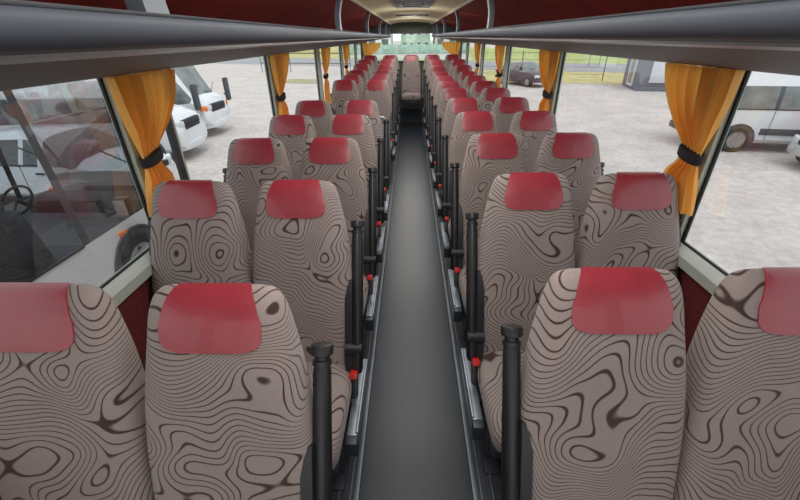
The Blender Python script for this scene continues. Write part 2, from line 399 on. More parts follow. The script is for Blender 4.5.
# seam piping round the cushion / cushion itself
def cushion_mesh():
    m = MB(); rings = []
    for y, zt, zb, w in ((-.735, .40, .36, .19), (-.728, .435, .335, .206), (-.70, .462, .32, .216), (-.64, .472, .315, .22), (-.5, .462, .315, .222), (-.36, .450, .315, .222), (-.29, .445, .315, .218), (-.25, .44, .32, .21)):
        zc = (zt + zb) / 2; hd = (zt - zb) / 2; r = []
        for j in range(36):
            a = 2 * PI * j / 36; c, s_ = math.cos(a), math.sin(a)
            r.append((w * math.copysign(abs(c) ** .5, c), y, zc + hd * math.copysign(abs(s_) ** .55, s_)))
        rings.append(r)
    m.loft(rings); return m.mesh('cushion', 60)
CUSH_ME = cushion_mesh(); CUSH_ME.materials.append(FABRIC)
# upright folded armrest: bar, cap, bracket
def bar_me(sx):
    m = MB(); A = Vector((0, -.315, .42)); B = Vector((0, -.012, 1.0)); pts = [A.lerp(B, k) for k in (0, .03, .5, .93, .97)]
    m.tube(pts, [.022, .029, .031, .029, .024], 14, sx=.85)
    return m.mesh('armrest')
def cap_me():
    m = MB(); d = Vector((0, .303, .58)).normalized(); p = Vector((0, -.03, .965))
    prof = [(0, .02), (.012, .02), (.014, .026), (.026, .026), (.028, .020), (.038, .020), (.042, .030), (.060, .031), (.068, .029), (.071, .018)]
    m.tube([p + d * a for a, r in prof], [r for a, r in prof], 18); return m.mesh('armrest_cap', 50)
def bracket_me(s):
    m = MB(); A = Vector((-s * .036, -.30, .40)); B = Vector((-s * .036, -.125, .80)); d = (B - A).normalized(); w = Vector((0, d.z, -d.y))
    rr = []
    for k, (t, h) in enumerate(((0, .03), (.5, .034), (.93, .034), (1.0, .026))):
        p = A.lerp(B, t); rr.append([p + Vector((dx, 0, 0)) + w * h * q for dx, q in ((-.016, -1), (.016, -1), (.02, -.6), (.02, .6), (.016, 1), (-.016, 1), (-.02, .6), (-.02, -.6))])
    m.loft(rr); m.tube([(-s * .055, -.27, .52), (s * .022, -.27, .52)], .03, 16); return m.mesh('armrest_bracket')
def rail_me(s):
    m = MB(); m.box((0, -.32, .262), (.046, .44, .06), .008); m.box((s * .019, -.32, .294), (.012, .42, .01), .003)
    for y in (-.42, -.26): m.tube([(s * .014, y, .25), (s * .019, y, .25)], .009, 10)
    return m.mesh('seat_rail')
def endb_me(s):
    m = MB(); m.box((0, -.555, .245), (.05, .045, .085), .008); return m.mesh('rail_bracket')
def leg_me():
    m = MB(); m.box((0, -.20, .12), (.05, .07, .24), .008); m.box((0, -.52, .12), (.05, .05, .24), .008); m.box((0, -.36, .012), (.07, .5, .025), .006); return m.mesh('pedestal')
def buckle_me(): 
    m = MB(); r = Matrix.Rotation(math.radians(-28), 4, 'X'); m.box((0, -.35, .375), (.03, .042, .11), .008, r); return m.mesh('belt_buckle')
def button_me():
    m = MB(); r = Matrix.Rotation(math.radians(-28), 4, 'X'); m.box((0, -.338, .432), (.034, .05, .034), .008, r); return m.mesh('button')
def base_me():
    m = MB(); m.box((0, -.43, .285), (.40, .52, .07), .012); m.box((0, -.2, .40), (.40, .10, .16), .02); return m.mesh('under_frame')
ME = {}
for s in (-1, 1):
    for k, f, mt in (('armrest', bar_me, BLACK), ('armrest_bracket', bracket_me, BLACK), ('seat_rail', rail_me, RAIL), ('rail_bracket', endb_me, DARKMET)):
        ME[k, s] = f(s); ME[k, s].materials.append(mt)
for k, f, mt in (('armrest_cap', cap_me, BLACK), ('pedestal', leg_me, DARKMET), ('belt_buckle', buckle_me, BLACK), ('button', button_me, REDPLAS), ('under_frame', base_me, DARKMET)):
    ME[k] = f(); ME[k].materials.append(mt)

def proto_seat(outer, kind):
    """outer: sign of local x on which the armrest stands; kind: 'aisle', 'window' or 'bench'"""
    t = thing('coach_seat', 'x', 'seat', (0, 0, 0), 0, 'patterned coach seats')
    link('backrest', BACK_ME, None, t); link('headrest', PATCH_ME, None, t)['label'] = 'red leather headrest pad'
    link('cushion', CUSH_ME, None, t); link('under_frame', ME['under_frame'], None, t)
    if kind != 'bench':
        ax = outer * (.245 if kind == 'aisle' else .214)
        a = link('armrest', ME['armrest', outer], None, t); a.location.x = ax
        link('armrest_cap', ME['armrest_cap'], None, a)
        link('armrest_bracket', ME['armrest_bracket', outer], None, a)
    if kind == 'aisle':
        r = link('seat_rail', ME['seat_rail', outer], None, t); r.location.x = outer * .238
        link('rail_bracket', ME['rail_bracket', outer], None, r)
        p = link('pedestal', ME['pedestal'], None, t); p.location.x = outer * .16
        b = link('belt_buckle', ME['belt_buckle'], None, t); b.location.x = outer * .232
        link('button', ME['button'], None, b)['label'] = 'red release button'
    return t
def copy_tree(o, parent=None):
    c = o.copy(); COL.objects.link(c)
    if parent is not None: c.parent = parent
    for ch in list(o.children): copy_tree(ch, c)
    return c
PROTO = {}
def place_seat(outer, kind, x, y, dz, label):
    key = (outer, kind)
    if key not in PROTO: o = PROTO[key] = proto_seat(outer, kind)
    else: o = copy_tree(PROTO[key])
    o.location = (x, y, dz); o['label'] = label
    return o
ORD = ['front', 'second', 'third', 'fourth', 'fifth', 'sixth', 'seventh', 'eighth', 'ninth', 'tenth', 'eleventh']
XA, XWN = .507, .967
def rise(y): return 0 if y < 7.3 else min(.12, (y - 7.3) * .075)
LROWS = [.7754 + .7901 * k for k in range(5)] + [5.98, 6.76, 7.54, 8.28, 8.95]
RROWS = [.8544 + .7943 * k for k in range(11)]
for k, y in enumerate(LROWS):
    if k < 5: w = ('%s row counted from the camera' % ORD[k])
    else: w = '%s row behind the doorway gap' % ['first', 'second', 'third', 'fourth', 'fifth'][k - 5]
    place_seat(1, 'aisle', -XA, y, rise(y), 'patterned aisle seat left of the aisle, ' + w)
    place_seat(-1, 'window', -XWN, y, rise(y), 'patterned seat beside the left windows, ' + w)
for k, y in enumerate(RROWS):
    w = '%s row counted from the camera' % ORD[k]
    place_seat(-1, 'aisle', XA, y, rise(y), 'patterned aisle seat right of the aisle, ' + w)
    place_seat(1, 'window', XWN, y, rise(y), 'patterned seat beside the right windows, ' + w)
for x, w in ((-.95, 'in the left window corner'), (-.48, 'second from the left windows'), (0, 'in the middle, facing down the aisle'), (.48, 'second from the right windows'), (.95, 'in the right window corner')):
    place_seat(1, 'bench', x, 9.86, .165, 'seat on the raised back row, ' + w)
# partition rail at the doorway gap
t = thing('door_partition', 'low grey partition with handrail beside the left doorway gap', 'partition', (-.72, 5.02, 0))
m = MB(); m.tube([(.42, 0, 0), (.42, 0, .80), (.36, 0, .86), (-.40, 0, .86), (-.46, 0, .80), (-.46, 0, 0)], .018, 12); m.build('handrail', RAIL, t)
m = MB(); m.box((-.02, 0, .46), (.80, .02, .62), .008); m.build('panel', CEILGREY, t)

# ------------------------------------------------------------------ curtains
def curtain(s, y, label, flip=False, zb=1.05):
    """hangs on the pillar at y; wide at the top, tied against the pillar, flaring below"""
    t = thing('curtain', label, 'curtain', (s * 1.170, y, .93), 0, 'orange window curtains')
    nu, nz = 60, 44; vs = []; rnd = random.Random(int(y * 100) + s)
    ph = rnd.uniform(0, 6); ph2 = rnd.uniform(0, 6)
    zt, ztie = 1.625, 1.295
    near = [(1.03, -.07), (1.1, -.06), (1.22, -.015), (1.275, -.005), (1.315, -.005), (1.4, -.02), (1.52, -.045), (1.635, -.05)]
    far = [(1.03, .17), (1.1, .165), (1.2, .15), (1.25, .11), (1.275, .105), (1.315, .105), (1.38, .19), (1.48, .32), (1.56, .385), (1.635, .41)]
    for j in range(nz + 1):
        z = zb + (zt - zb) * j / nz
        a = smooth_tab(near, z); b = smooth_tab(far, z); amp = lerp([(.93, .018), (1.2, .018), (1.275, .006), (1.315, .006), (1.42, .02), (1.635, .024)], z)
        for i in range(nu + 1):
            u = i / nu; uu = u + .012 * math.sin(9 * z + ph2)
            fold = math.sin(2 * PI * 5.5 * uu + ph) + .45 * math.sin(2 * PI * 12 * uu + ph2 + 3 * z)
            vs.append((-s * amp * fold - s * .01, a + (b - a) * u + .006 * math.sin(2 * PI * 5.5 * uu + ph + 1.3), z - .93))
    W = nu + 1
    m = MB(); m.add(vs, [(j * W + i, j * W + i + 1, (j + 1) * W + i + 1, (j + 1) * W + i) for j in range(nz) for i in range(nu)])
    m.build('cloth', CURTAIN, t, 180)
    m = MB(); pr = [(math.cos(2 * PI * i / 24), math.sin(2 * PI * i / 24)) for i in range(24)]
    m.loft([[(-s * .01 + .034 * k * c, .05 + .070 * k * q, ztie - .93 + dz + (.012 * q)) for c, q in pr] for k, dz in ((.94, -.020), (1, -.015), (1, .015), (.94, .020))])
    m.build('tieback', TIE, t)
    return t
for k, y in enumerate((1.6, 3.55, 5.6, 7.5)):
    for s, nm in ((-1, 'left'), (1, 'right')):
        curtain(s, y, 'orange curtain tied with a black band on the %s window pillar of the %s side' % (['nearest', 'second', 'third', 'fourth'][k], nm), zb=.93 if (k == 2 and s < 0) else 1.06)
for s, nm in ((-1, 'left'), (1, 'right')):
    t = curtain(s, 10.1, 'orange curtain tied back in the rear %s corner beside the rear window' % nm)
    t.location = (s * 1.12, 10.43, .93); t.rotation_euler = (0, 0, s * PI / 2 if s > 0 else -PI / 2)
SKY, SUN, E_FRONT, E_CEIL = 1.3, 1.0, 150, 20
# ------------------------------------------------------------------ outside: ground and strips
GRAVEL = mat('pale_gravel', (206, 198, 192), rough=1, rgb2=(190, 182, 176), scale=.9, bump=.35, bscale=7, spec=.1)
def gravel_detail():
    nt = GRAVEL.node_tree; L = nt.links; b = nt.nodes['Principled BSDF']
    tc = N(nt, 'ShaderNodeTexCoord'); n = N(nt, 'ShaderNodeTexNoise'); n.inputs['Scale'].default_value = 6; n.inputs['Detail'].default_value = 8; n.inputs['Roughness'].default_value = .75
    L.new(tc.outputs['Object'], n.inputs['Vector'])
    r = N(nt, 'ShaderNodeMapRange'); r.inputs[1].default_value = .35; r.inputs[2].default_value = .65; r.inputs[3].default_value = .78; r.inputs[4].default_value = 1.08; L.new(n.outputs['Fac'], r.inputs[0])
    old = b.inputs['Base Color'].links[0].from_socket
    mx = N(nt, 'ShaderNodeMix', data_type='RGBA', blend_type='MULTIPLY'); mx.inputs['Factor'].default_value = 1
    L.new(old, mx.inputs['A']); L.new(r.outputs[0], mx.inputs['B']); L.new(mx.outputs['Result'], b.inputs['Base Color'])
gravel_detail()
DRYGRASS = mat('dry_yellow_grass', (205, 190, 140), rough=1, rgb2=(164, 162, 112), scale=1.2, spec=.05)
GREENGRASS = mat('green_verge_grass', (150, 168, 108), rough=1, rgb2=(184, 188, 130), scale=.6, spec=.05)
ROAD = mat('grey_asphalt', (150, 150, 152), rough=.9, var=.08, scale=.8)
def sheet(name, pts, z, mt):
    m = MB(); m.add([(x, y, z) for x, y in pts], [tuple(range(len(pts)))]); return struct(m.build(name, mt, None, 0))
sheet('ground', [(-260, -60), (260, -60), (260, 380), (-260, 380)], GZ, GRAVEL)
sheet('verge_near', [(5.8, 32), (13.5, 29.2), (30, 24), (60, 10), (60, 26), (14, 40), (5.8, 43)], GZ + .012, DRYGRASS)
sheet('road', [(60, 16), (14, 40.5), (-28, 61), (-120, 104), (-120, 128), (-28, 80), (14, 55), (60, 30)], GZ + .02, ROAD)
sheet('verge_far', [(90, 14), (60, 30), (14, 55), (-28, 80), (-120, 128), (-120, 330), (-14, 250), (-11, 75), (9, 62), (16, 130), (90, 90)], GZ + .016, GREENGRASS)
OLIVE = mat('trampled_olive_grass', (178, 172, 142), rough=1, rgb2=(146, 140, 112), scale=3, spec=.05)
sheet('verge_left', [(-9.8, 32.3), (-7.0, 31.6), (-7.4, 35.0), (-10.4, 35.6)], GZ + .014, OLIVE)
sheet('verge_far_left', [(-13, 71.8), (-28, 80), (-120, 128), (-120, 330), (-16, 250)], GZ + .03, DRYGRASS)

# ------------------------------------------------------------------ vehicles
WHITE = mat('white_vehicle_paint', (214, 217, 220), rough=.25, var=.03, scale=2, coat=.4)
SILVER = mat('silver_vehicle_paint', (186, 188, 190), rough=.3, metal=.3, var=.05, scale=2)
WINE = mat('dark_wine_vehicle_paint', (58, 46, 58), rough=.3, var=.1, scale=2, coat=.4)
VGLASS = mat('dark_vehicle_glass', (62, 70, 74), rough=.08, var=.35, scale=1.6, spec=.8)
VGLASS2 = mat('pale_vehicle_glass', (120, 130, 128), rough=.1, rgb2=(78, 84, 84), scale=2.2, spec=.8)
CLEARV = glass_mat('tinted_vehicle_glass', (.70, .74, .76), .30)
DKTRIM = mat('dark_grey_bumper_plastic', (66, 70, 74), rough=.6)
TYRE = mat('tyre_rubber', (40, 40, 42), rough=.85)
RIM = mat('grey_wheel_rim', (140, 142, 146), rough=.4, metal=.4)
LAMP = mat('clear_headlamp', (206, 212, 214), rough=.1, var=.1)
AMBER = mat('amber_indicator', (226, 120, 40), rough=.3, var=.05)
REDL = mat('red_tail_lamp', (170, 36, 36), rough=.3, var=.05)
SEATG = mat('grey_vehicle_seat', (92, 94, 100), rough=.9)
CABIN = mat('dark_cabin_plastic', (46, 48, 52), rough=.8)

VAN = dict(st=[(-2.68, .46, 1.17, .88, 1.72, .80, 1.90), (-2.60, .36, 1.18, .94, 1.76, .85, 2.06), (-2.42, .29, 1.18, .97, 1.77, .87, 2.12),
               (-.99, .27, 1.18, .98, 1.77, .88, 2.15), (-.88, .27, 1.18, .98, 1.77, .88, 2.15), (.20, .27, 1.18, .98, 1.77, .88, 2.15), (.30, .27, 1.18, .98, 1.77, .88, 2.14),
               (1.00, .27, 1.16, .98, 1.76, .87, 2.10), (1.10, .27, 1.15, .98, 1.74, .86, 2.05), (1.95, .28, 1.10, .96, 1.22, .80, 1.28), (2.25, .30, .98, .94, 1.08, .76, 1.13), (2.52, .33, .80, .89, .92, .68, .95), (2.66, .38, .62, .80, .72, .60, .74)],
           side=[2, 4, 6], shield=8, wheels=(-1.62, 1.75), r=.35)
MINIBUS = dict(st=[(-3.0, .5, 1.12, .90, 2.2, .82, 2.45), (-2.9, .42, 1.12, .98, 2.25, .88, 2.58), (-2.7, .36, 1.12, 1.0, 2.28, .9, 2.62),
                   (-1.5, .36, 1.12, 1.0, 2.28, .9, 2.64), (-1.38, .36, 1.12, 1.0, 2.28, .9, 2.64), (-.1, .36, 1.12, 1.0, 2.28, .9, 2.62), (.04, .36, 1.08, 1.0, 2.26, .9, 2.58),
                   (1.75, .36, 1.10, 1.0, 2.2, .88, 2.5), (1.85, .36, 1.12, 1.0, 2.16, .87, 2.46), (2.45, .36, 1.18, .99, 1.30, .84, 1.36), (2.68, .38, 1.10, .97, 1.20, .80, 1.25), (2.82, .4, .90, .93, 1.0, .74, 1.04), (2.90, .44, .66, .84, .8, .66, .84)],
               side=[2, 4, 6], shield=8, wheels=(-1.9, 1.95), r=.36)
COACH = dict(st=[(-3.2, .5, 1.05, .92, 2.6, .86, 2.85), (-3.1, .42, 1.05, 1.0, 2.72, .92, 3.0), (-2.9, .36, 1.05, 1.02, 2.76, .93, 3.06),
               (-1.62, .36, 1.05, 1.02, 2.76, .93, 3.08), (-1.5, .36, 1.05, 1.02, 2.76, .93, 3.08), (-.12, .36, 1.05, 1.02, 2.76, .93, 3.08), (0, .36, 1.05, 1.02, 2.76, .93, 3.08),
               (1.22, .36, 1.05, 1.02, 2.76, .93, 3.06), (1.32, .36, 1.05, 1.02, 2.76, .92, 3.04), (2.62, .36, 1.05, 1.01, 2.72, .90, 2.96), (2.70, .36, 1.05, 1.01, 2.68, .90, 2.92), (3.18, .38, 1.03, .97, 1.25, .84, 1.30), (3.26, .42, .95, .93, 1.1, .80, 1.14), (3.3, .46, .7, .86, .85, .74, .88)],
               side=[2, 4, 6, 8], shield=10, wheels=(-2.0, 1.95), r=.42)
TALLVAN = dict(VAN); TALLVAN['st'] = VAN['st'][:8] + [(1.15, .27, 1.18, .98, 1.80, .86, 2.06), (1.85, .28, 1.24, .97, 1.36, .84, 1.42), (2.15, .30, 1.20, .96, 1.30, .80, 1.36), (2.48, .33, 1.06, .92, 1.16, .74, 1.20), (2.66, .38, .76, .84, .88, .66, .92)]
CAR = dict(st=[(-2.08, .45, .80, .72, .98, .64, 1.02), (-2.0, .36, .84, .80, 1.02, .68, 1.06), (-1.75, .28, .90, .86, 1.06, .70, 1.12), (-1.15, .24, .92, .88, 1.32, .64, 1.40),
               (-1.05, .24, .92, .88, 1.34, .64, 1.43), (-.05, .24, .92, .88, 1.38, .65, 1.47), (.05, .24, .92, .88, 1.38, .65, 1.47), (.35, .24, .91, .88, 1.36, .64, 1.44), (.45, .24, .91, .88, 1.34, .64, 1.42),
               (1.15, .24, .88, .87, .96, .72, 1.02), (1.6, .26, .80, .85, .88, .68, .93), (1.95, .30, .68, .78, .74, .58, .77), (2.08, .36, .56, .68, .60, .5, .62)],
           side=[3, 4, 6], shield=8, wheels=(-1.25, 1.35), r=.31)
def vehicle(T, name, label, cat, loc, dx, dy, paint, glass, group=None, interior=False, strip=None, amber=False, mirrors=True, open_rear=False):
    t = thing(name, label, cat, (loc[0], loc[1], GZ), math.atan2(-dx, dy), group)
    st = T['st']; rings = []
    for (y, zb, ze, wb, zt, wt, zr) in st:
        half = [(0, zb), (wb - .12, zb), (wb, zb + .10), (wb + .012, (zb + ze) / 2), (wb, ze), (wt, zt), (wt - .16, zr - .02), (0, zr + .01)]
        rings.append([(x, y, z) for x, z in half] + [(-x, y, z) for x, z in half[-2:0:-1]])
    n = 14; body = []; win = {}
    for i in range(len(rings) - 1):
        for j in range(n):
            q = (i * n + j, i * n + (j + 1) % n, (i + 1) * n + (j + 1) % n, (i + 1) * n + j)
            if i in T['side'] and j in (4, 9): win.setdefault(('side_window', i, j), []).append(q)
            elif i == T['shield'] and (6 if T is MINIBUS else 5) <= j <= (7 if T is MINIBUS else 8): win.setdefault(('windscreen', 0, 0), []).append(q)
            elif i == T['shield'] and j in (4, 9): win.setdefault(('quarter_window', 0, j), []).append(q)
            elif T in (COACH, VAN, TALLVAN) and 1 <= i < T['shield'] and j in (4, 9): win.setdefault(('window_pillar', i, j), []).append(q)
            else: body.append(q)
    body.append(tuple(range(n))[::-1]); body.append(tuple(range((len(rings) - 1) * n, len(rings) * n)))
    V = [p for r in rings for p in r]
    def used(fs):
        ix = sorted({k for f in fs for k in f}); mp = {k: a for a, k in enumerate(ix)}
        return [V[k] for k in ix], [tuple(mp[k] for k in f) for f in fs]
    m = MB(); m.add(*used(body)); b = m.build('body', paint, t, 32)
    for (nm, i, j), fs in win.items():
        m = MB(); m.add(*used(fs)); m.build(nm, DKTRIM if nm == 'window_pillar' else glass, t, 60)
    def yfit(y, c): return lerp([(s_[0], s_[c]) for s_ in st], y)
    # window surrounds, belt moulding, bumpers
    yn = st[-1][0]; yr = st[0][0]
    zb = st[-1][1]
    m = MB(); rr = []
    for k in range(13):
        x = -.86 + 1.72 * k / 12; yy = yn + .05 - .20 * (abs(x) / .86) ** 3; rr.append([(x, yy + a, z) for a, z in ((-.12, .30), (.0, .32), (.02, .40), (0, .50), (-.12, .52))])
    m.loft(rr); m.build('front_bumper', paint if paint is not SILVER and T is not VAN else DKTRIM if T is VAN else paint, t)
    m = MB(); m.box((0, yr + .02, .46), (1.72, .16, .2), .04); m.build('rear_bumper', DKTRIM if T is not CAR else paint, t)
    hz = {0: 0}; zh = yfit(yn - .16, 2) 
    m = MB(); gh = .26 if T in (TALLVAN, MINIBUS) else .13; m.box((0, yn - .05, zh - .06), (1.0, .12, gh), .03)
    for k in range(4): m.box((0, yn + .01, zh - .105 + k * .03), (.80, .02, .008))
    m.build('grille', CABIN, t)
    for sx in (-1, 1):
        m = MB(); rot = Matrix.Rotation(sx * -.55, 4, 'Z'); m.box((sx * .67, yn - .09, zh - .02), (.34, .10, .17), .045, rot); hl = m.build('headlight', LAMP, t)
        if amber:
            m = MB(); m.box((sx * .84, yn - .14, zh - .04), (.26, .16, .16), .03, rot); m.build('indicator', AMBER, hl)
        m = MB(); m.box((sx * .84, yr + .06, 1.05 if T is not CAR else .82), (.12, .10, .42 if T is not CAR else .16), .03); m.build('tail_light', REDL, t)
        for wy in T['wheels']:
            r = T['r']; w = yfit(wy, 3)
            m = MB(); m.tube([(sx * (w - .22), wy, r), (sx * (w - .20), wy, r), (sx * (w + .0), wy, r), (sx * (w + .03), wy, r)], [r * .8, r, r, r * .9], 28); wh = m.build('wheel', TYRE, t)
            m = MB(); m.tube([(sx * (w + .01), wy, r), (sx * (w + .036), wy, r), (sx * (w + .038), wy, r), (sx * (w + .026), wy, r), (sx * (w + .044), wy, r)], [r * .64, r * .64, r * .5, r * .22, r * .18], 24); m.build('rim', RIM, wh)
            m = MB(); m.add([(sx * (w + .016), wy + (r + .075) * math.cos(a), max(r + (r + .075) * math.sin(a), st[5][1])) for a in [2 * PI * k / 40 for k in range(40)]], [tuple(range(40))])
            m.tube([(sx * (w + .016), wy + (r + .08) * math.cos(a), r + (r + .08) * math.sin(a)) for a in [-.1 + (PI + .2) * k / 24 for k in range(25)]], .018, 8)
            m.build('wheel_arch', DKTRIM, t)
        # door handle and door gaps
        m = MB(); m.box((sx * (yfit(.5, 3) + .022), .36, yfit(.5, 2) - .14), (.03, .18, .035), .01); m.build('door_handle', BLACK, t)
        m = MB()
        for gy in (st[4][0] - .06, st[6][0] - .08):
            for k in range(6):
                z0 = st[5][1] + .1; z = z0 + (yfit(gy, 2) - z0) * (k + .5) / 6
                m.box((sx * (yfit(gy, 3) + .010 * (1 - abs(k - 2.5) / 3) + .003), gy, z), (.008, .012, (yfit(gy, 2) - z0) / 6))
        m.build('door_gap', DKTRIM, t)
        m = MB(); m.box((sx * (yfit(0, 3) + .004), (st[2][0] + st[7][0]) / 2, yfit(0, 2) + .005), (.02, st[7][0] - st[2][0], .03), .006); m.build('window_moulding', BLACK, t)
        if strip:
            m = MB(); m.box((sx * (yfit(0, 3) + .014), (T['wheels'][0] + T['wheels'][1]) / 2, strip), (.035, T['wheels'][1] - T['wheels'][0] - 1.0, .17), .01); m.build('rub_strip', DKTRIM, t)
        if mirrors:
            ym = st[8][0] + .45; zm = yfit(ym, 2) + .12
            big = T is MINIBUS; m = MB()
            ym += .45 if big else 0; zm -= .05 if big else 0
            m.tube([(sx * .94, ym, zm), (sx * 1.10, ym + .04, zm + .08)], .025, 8)
            m.box((sx * 1.17, ym + .04, zm + (.16 if big else .12)), (.26 if big else .18, .12, .80 if big else .24), .05); mi = m.build('mirror', BLACK if not big else DKTRIM, t)
            m = MB(); m.box((sx * 1.17, ym - .025, zm + (.16 if big else .12)), (.20 if big else .14, .012, .70 if big else .19), .004); m.build('mirror_glass', RIM, mi)
    if T is COACH:
        for sx in (-1, 1):
            m = MB(); m.box((sx * 1.03, 1.80, .93), (.03, .14, .05), .01); m.build('side_marker', AMBER, t)
    # wipers
    k_ = T['shield']; y0, y1 = st[k_ + 1][0], st[k_][0]; z0, z1 = st[k_ + 1][6], st[k_][6]
    m = MB()
    for sx in (-1, 1):
        a = Vector((sx * .55, y0 + .03, z0 + .02)); e = Vector((sx * .55 - .55, y0 - .22 * (y0 - y1), z0 + .22 * (z1 - z0) + .035)); m.tube([a, e], .012, 6)
    m.build('wiper', BLACK, t)
    if interior:
        m = MB(); m.box((0, -.4, .42), (1.8, 4.6, .06)); m.box((0, 2.75, .98), (1.7, .45, .22), .08); m.build('dashboard', CABIN, t)
        for sx in (-1, 1):
            for sy in (1.35, .35, -.7, -1.8):
                m = MB(); m.box((sx * .45, sy, .80), (.50, .52, .16), .05); m.box((sx * .45, sy - .28, 1.2), (.48, .14, .72), .06, Matrix.Rotation(.18, 4, 'X')); m.box((sx * .45, sy - .36, 1.66), (.28, .10, .20), .04); m.build('seat', SEATG, t)
        m = MB(); c = Vector((-.45, 2.1, 1.25)); ax = Vector((0, -.75, .66)).normalized(); a1 = Vector((1, 0, 0)); a2 = ax.cross(a1)
        m.tube([c + (a1 * math.cos(q) + a2 * math.sin(q)) * .2 for q in [2 * PI * k / 32 for k in range(33)]], .017, 8, False); m.tube([c, c - ax * .35], .03, 8)
        for q in (.3, PI - .3, -PI / 2): m.tube([c, c + (a1 * math.cos(q) + a2 * math.sin(q)) * .2], .014, 6)
        m.build('steering_wheel', BLACK, t)
    return t
vehicle(COACH, 'minibus', 'white minibus parked alongside the left windows, seats showing through its dark glass', 'minibus', (-4.66, 2.45), 0, 1, WHITE, CLEARV, 'parked white vehicles', interior=True, amber=True)
vehicle(CAR, 'car', 'white car with its bonnet showing behind the dark glass of the nearest minibus', 'car', (-7.6, 8.1), 1, -.06, WHITE, VGLASS, 'parked white vehicles')
vehicle(TALLVAN, 'van', 'white van with sloping nose, parked between the bonnet car and the big-mirror minibus', 'van', (-8.96, 11.15), 1, .08, WHITE, VGLASS, 'parked white vehicles')
vehicle(MINIBUS, 'minibus', 'white minibus with a tall side mirror and amber indicator, farthest of the left vehicles', 'minibus', (-9.8, 14.5), 1, -.02, WHITE, VGLASS2, 'parked white vehicles', amber=True)
vehicle(VAN, 'van', 'white van with a dark rub strip, seen side on through the right window', 'van', (11.05, 12.0), .966, -.2, WHITE, VGLASS2, 'parked white vehicles', strip=.60)
vehicle(CAR, 'car', 'silver car cut off by the right edge, in front of the white van', 'car', (11.75, 9.45), -1, .0, SILVER, VGLASS)
vehicle(CAR, 'car', 'dark wine coloured car parked far off by the grass verge', 'car', (7.9, 29.5), .5, -1, WINE, VGLASS2)

# ------------------------------------------------------------------ cabin building, fences, houses, trees
CABW = mat('pale_grey_cabin_panel', (200, 204, 210), rough=.6, var=.03, scale=1)
CABD = mat('slate_cabin_frame', (104, 108, 120), rough=.6, var=.06, scale=2)
t = thing('site_cabin', 'grey and white site cabin with slate corner and framed glass door', 'building', (13.6, 25.4, GZ), math.radians(-13))
m = MB(); m.box((4.5, 1.7, 1.5), (9.0, 3.4, 3.0), .03); m.build('wall', CABD, t)
m = MB(); m.box((4.75, -.02, 1.72), (8.3, .08, 2.5), .01); m.build('side_panel', CABW, t)
m = MB(); m.box((4.5, 1.7, 3.05), (9.3, 3.7, .16), .03); m.build('roof', CABD, t)
d = MB(); 
for yy in (.95, 2.05): d.box((-.03, yy, 1.35), (.10, .13, 2.3), .01)
d.box((-.03, 1.5, 2.5), (.10, 1.2, .13), .01); d.box((-.03, 1.5, .25), (.10, 1.2, .13), .01)
dd = d.build('door', WHITE, t)
m = MB(); m.box((-.02, 1.5, 1.38), (.04, .98, 2.1)); m.build('pane', VGLASS2, dd)
m = MB(); m.box((4.5, -.01, .12), (9.0, .12, .24), .01); m.build('plinth', CABD, t)
FENCE = mat('dark_fence_wire', (74, 82, 74), rough=.7)
def wire_fence(label, pts, h, n_wire, group='wire fences', rr=.01):
    t = thing('wire_fence', label, 'fence', (pts[0][0], pts[0][1], GZ), 0)
    o = Vector((pts[0][0], pts[0][1], 0)); w = MB()
    for k in range(n_wire):
        z = h * (k + 1) / n_wire - .03
        w.tube([(Vector((x, y, 0)) - o) + Vector((0, 0, z)) for x, y in pts], rr, 6)
    w.build('rail', FENCE, t)
    for x, y in pts:
        m = MB(); m.tube([(x - o.x, y - o.y, 0), (x - o.x, y - o.y, h + .1)], .035, 8); m.build('fence_post', FENCE, t)
wire_fence('thin dark wire fence along the dry grass on the right', [(5.4, 34), (8.6, 33.1), (11.5, 32.2), (14.2, 31.4)], 1.9, 4)
wire_fence('dark railing with two rails in front of the road on the left', [(-15.5, 44), (-12.2, 43), (-9.0, 42), (-5.8, 41)], 1.75, 2, rr=.035)
m = MB(); m.box((0, 0, 1.75), (1.5, .05, .62), .01); t = thing('road_sign', 'white rectangular board on posts beyond the road on the right', 'sign', (19.6, 46, GZ))
m.build('board', WHITE, t)
m = MB(); m.tube([(-.55, .04, 0), (-.55, .04, 2.0)], .03, 8); m.tube([(.55, .04, 0), (.55, .04, 2.0)], .03, 8); m.build('post', FENCE, t)
def house(label, x, y, w, d, h, wallm, roofm, nx, nz):
    t = thing('house', label, 'house', (x, y, GZ))
    m = MB(); m.box((0, 0, h / 2), (w, d, h)); m.build('wall', wallm, t)
    m = MB(); m.prism([(-d / 2 - .4, h), (d / 2 + .4, h), (0, h + d * .38)], 'x', -w / 2 - .3, w / 2 + .3); m.build('roof', roofm, t, 20)
    for i in range(nx):
        for k in range(nz):
            cx, cz = -w / 2 + w * (i + .5) / nx, h * (k + .5) / nz
            m = MB()
            for sx in (-1, 1): m.box((cx + sx * w / nx * .27, -d / 2 - .02, cz), (.12, .12, h / nz * .55)); m.box((cx, -d / 2 - .02, cz + sx * h / nz * .27), (w / nx * .6, .12, .12))
            f = m.build('window', WHITE, t)
            m = MB(); m.box((cx, -d / 2 - .01, cz), (w / nx * .52, .05, h / nz * .52)); m.build('pane', VGLASS2, f)
GREENH = mat('pale_green_render', (172, 196, 172), rough=.9, var=.05, scale=1)
PINKH = mat('pale_pink_render', (226, 206, 196), rough=.9, var=.04, scale=1)
CREAMH = mat('cream_render', (236, 236, 228), rough=.9, var=.03, scale=1)
ROOFT = mat('grey_roof_tiles', (150, 130, 124), rough=.9, var=.2, scale=5)
house('pale green house with many windows seen through the middle of the rear window', 1.1, 96, 6.2, 8, 8, GREENH, ROOFT, 4, 3)
house('pale pink house seen through the right end of the rear window', 9.0, 98, 7.5, 8, 7, PINKH, ROOFT, 3, 2)
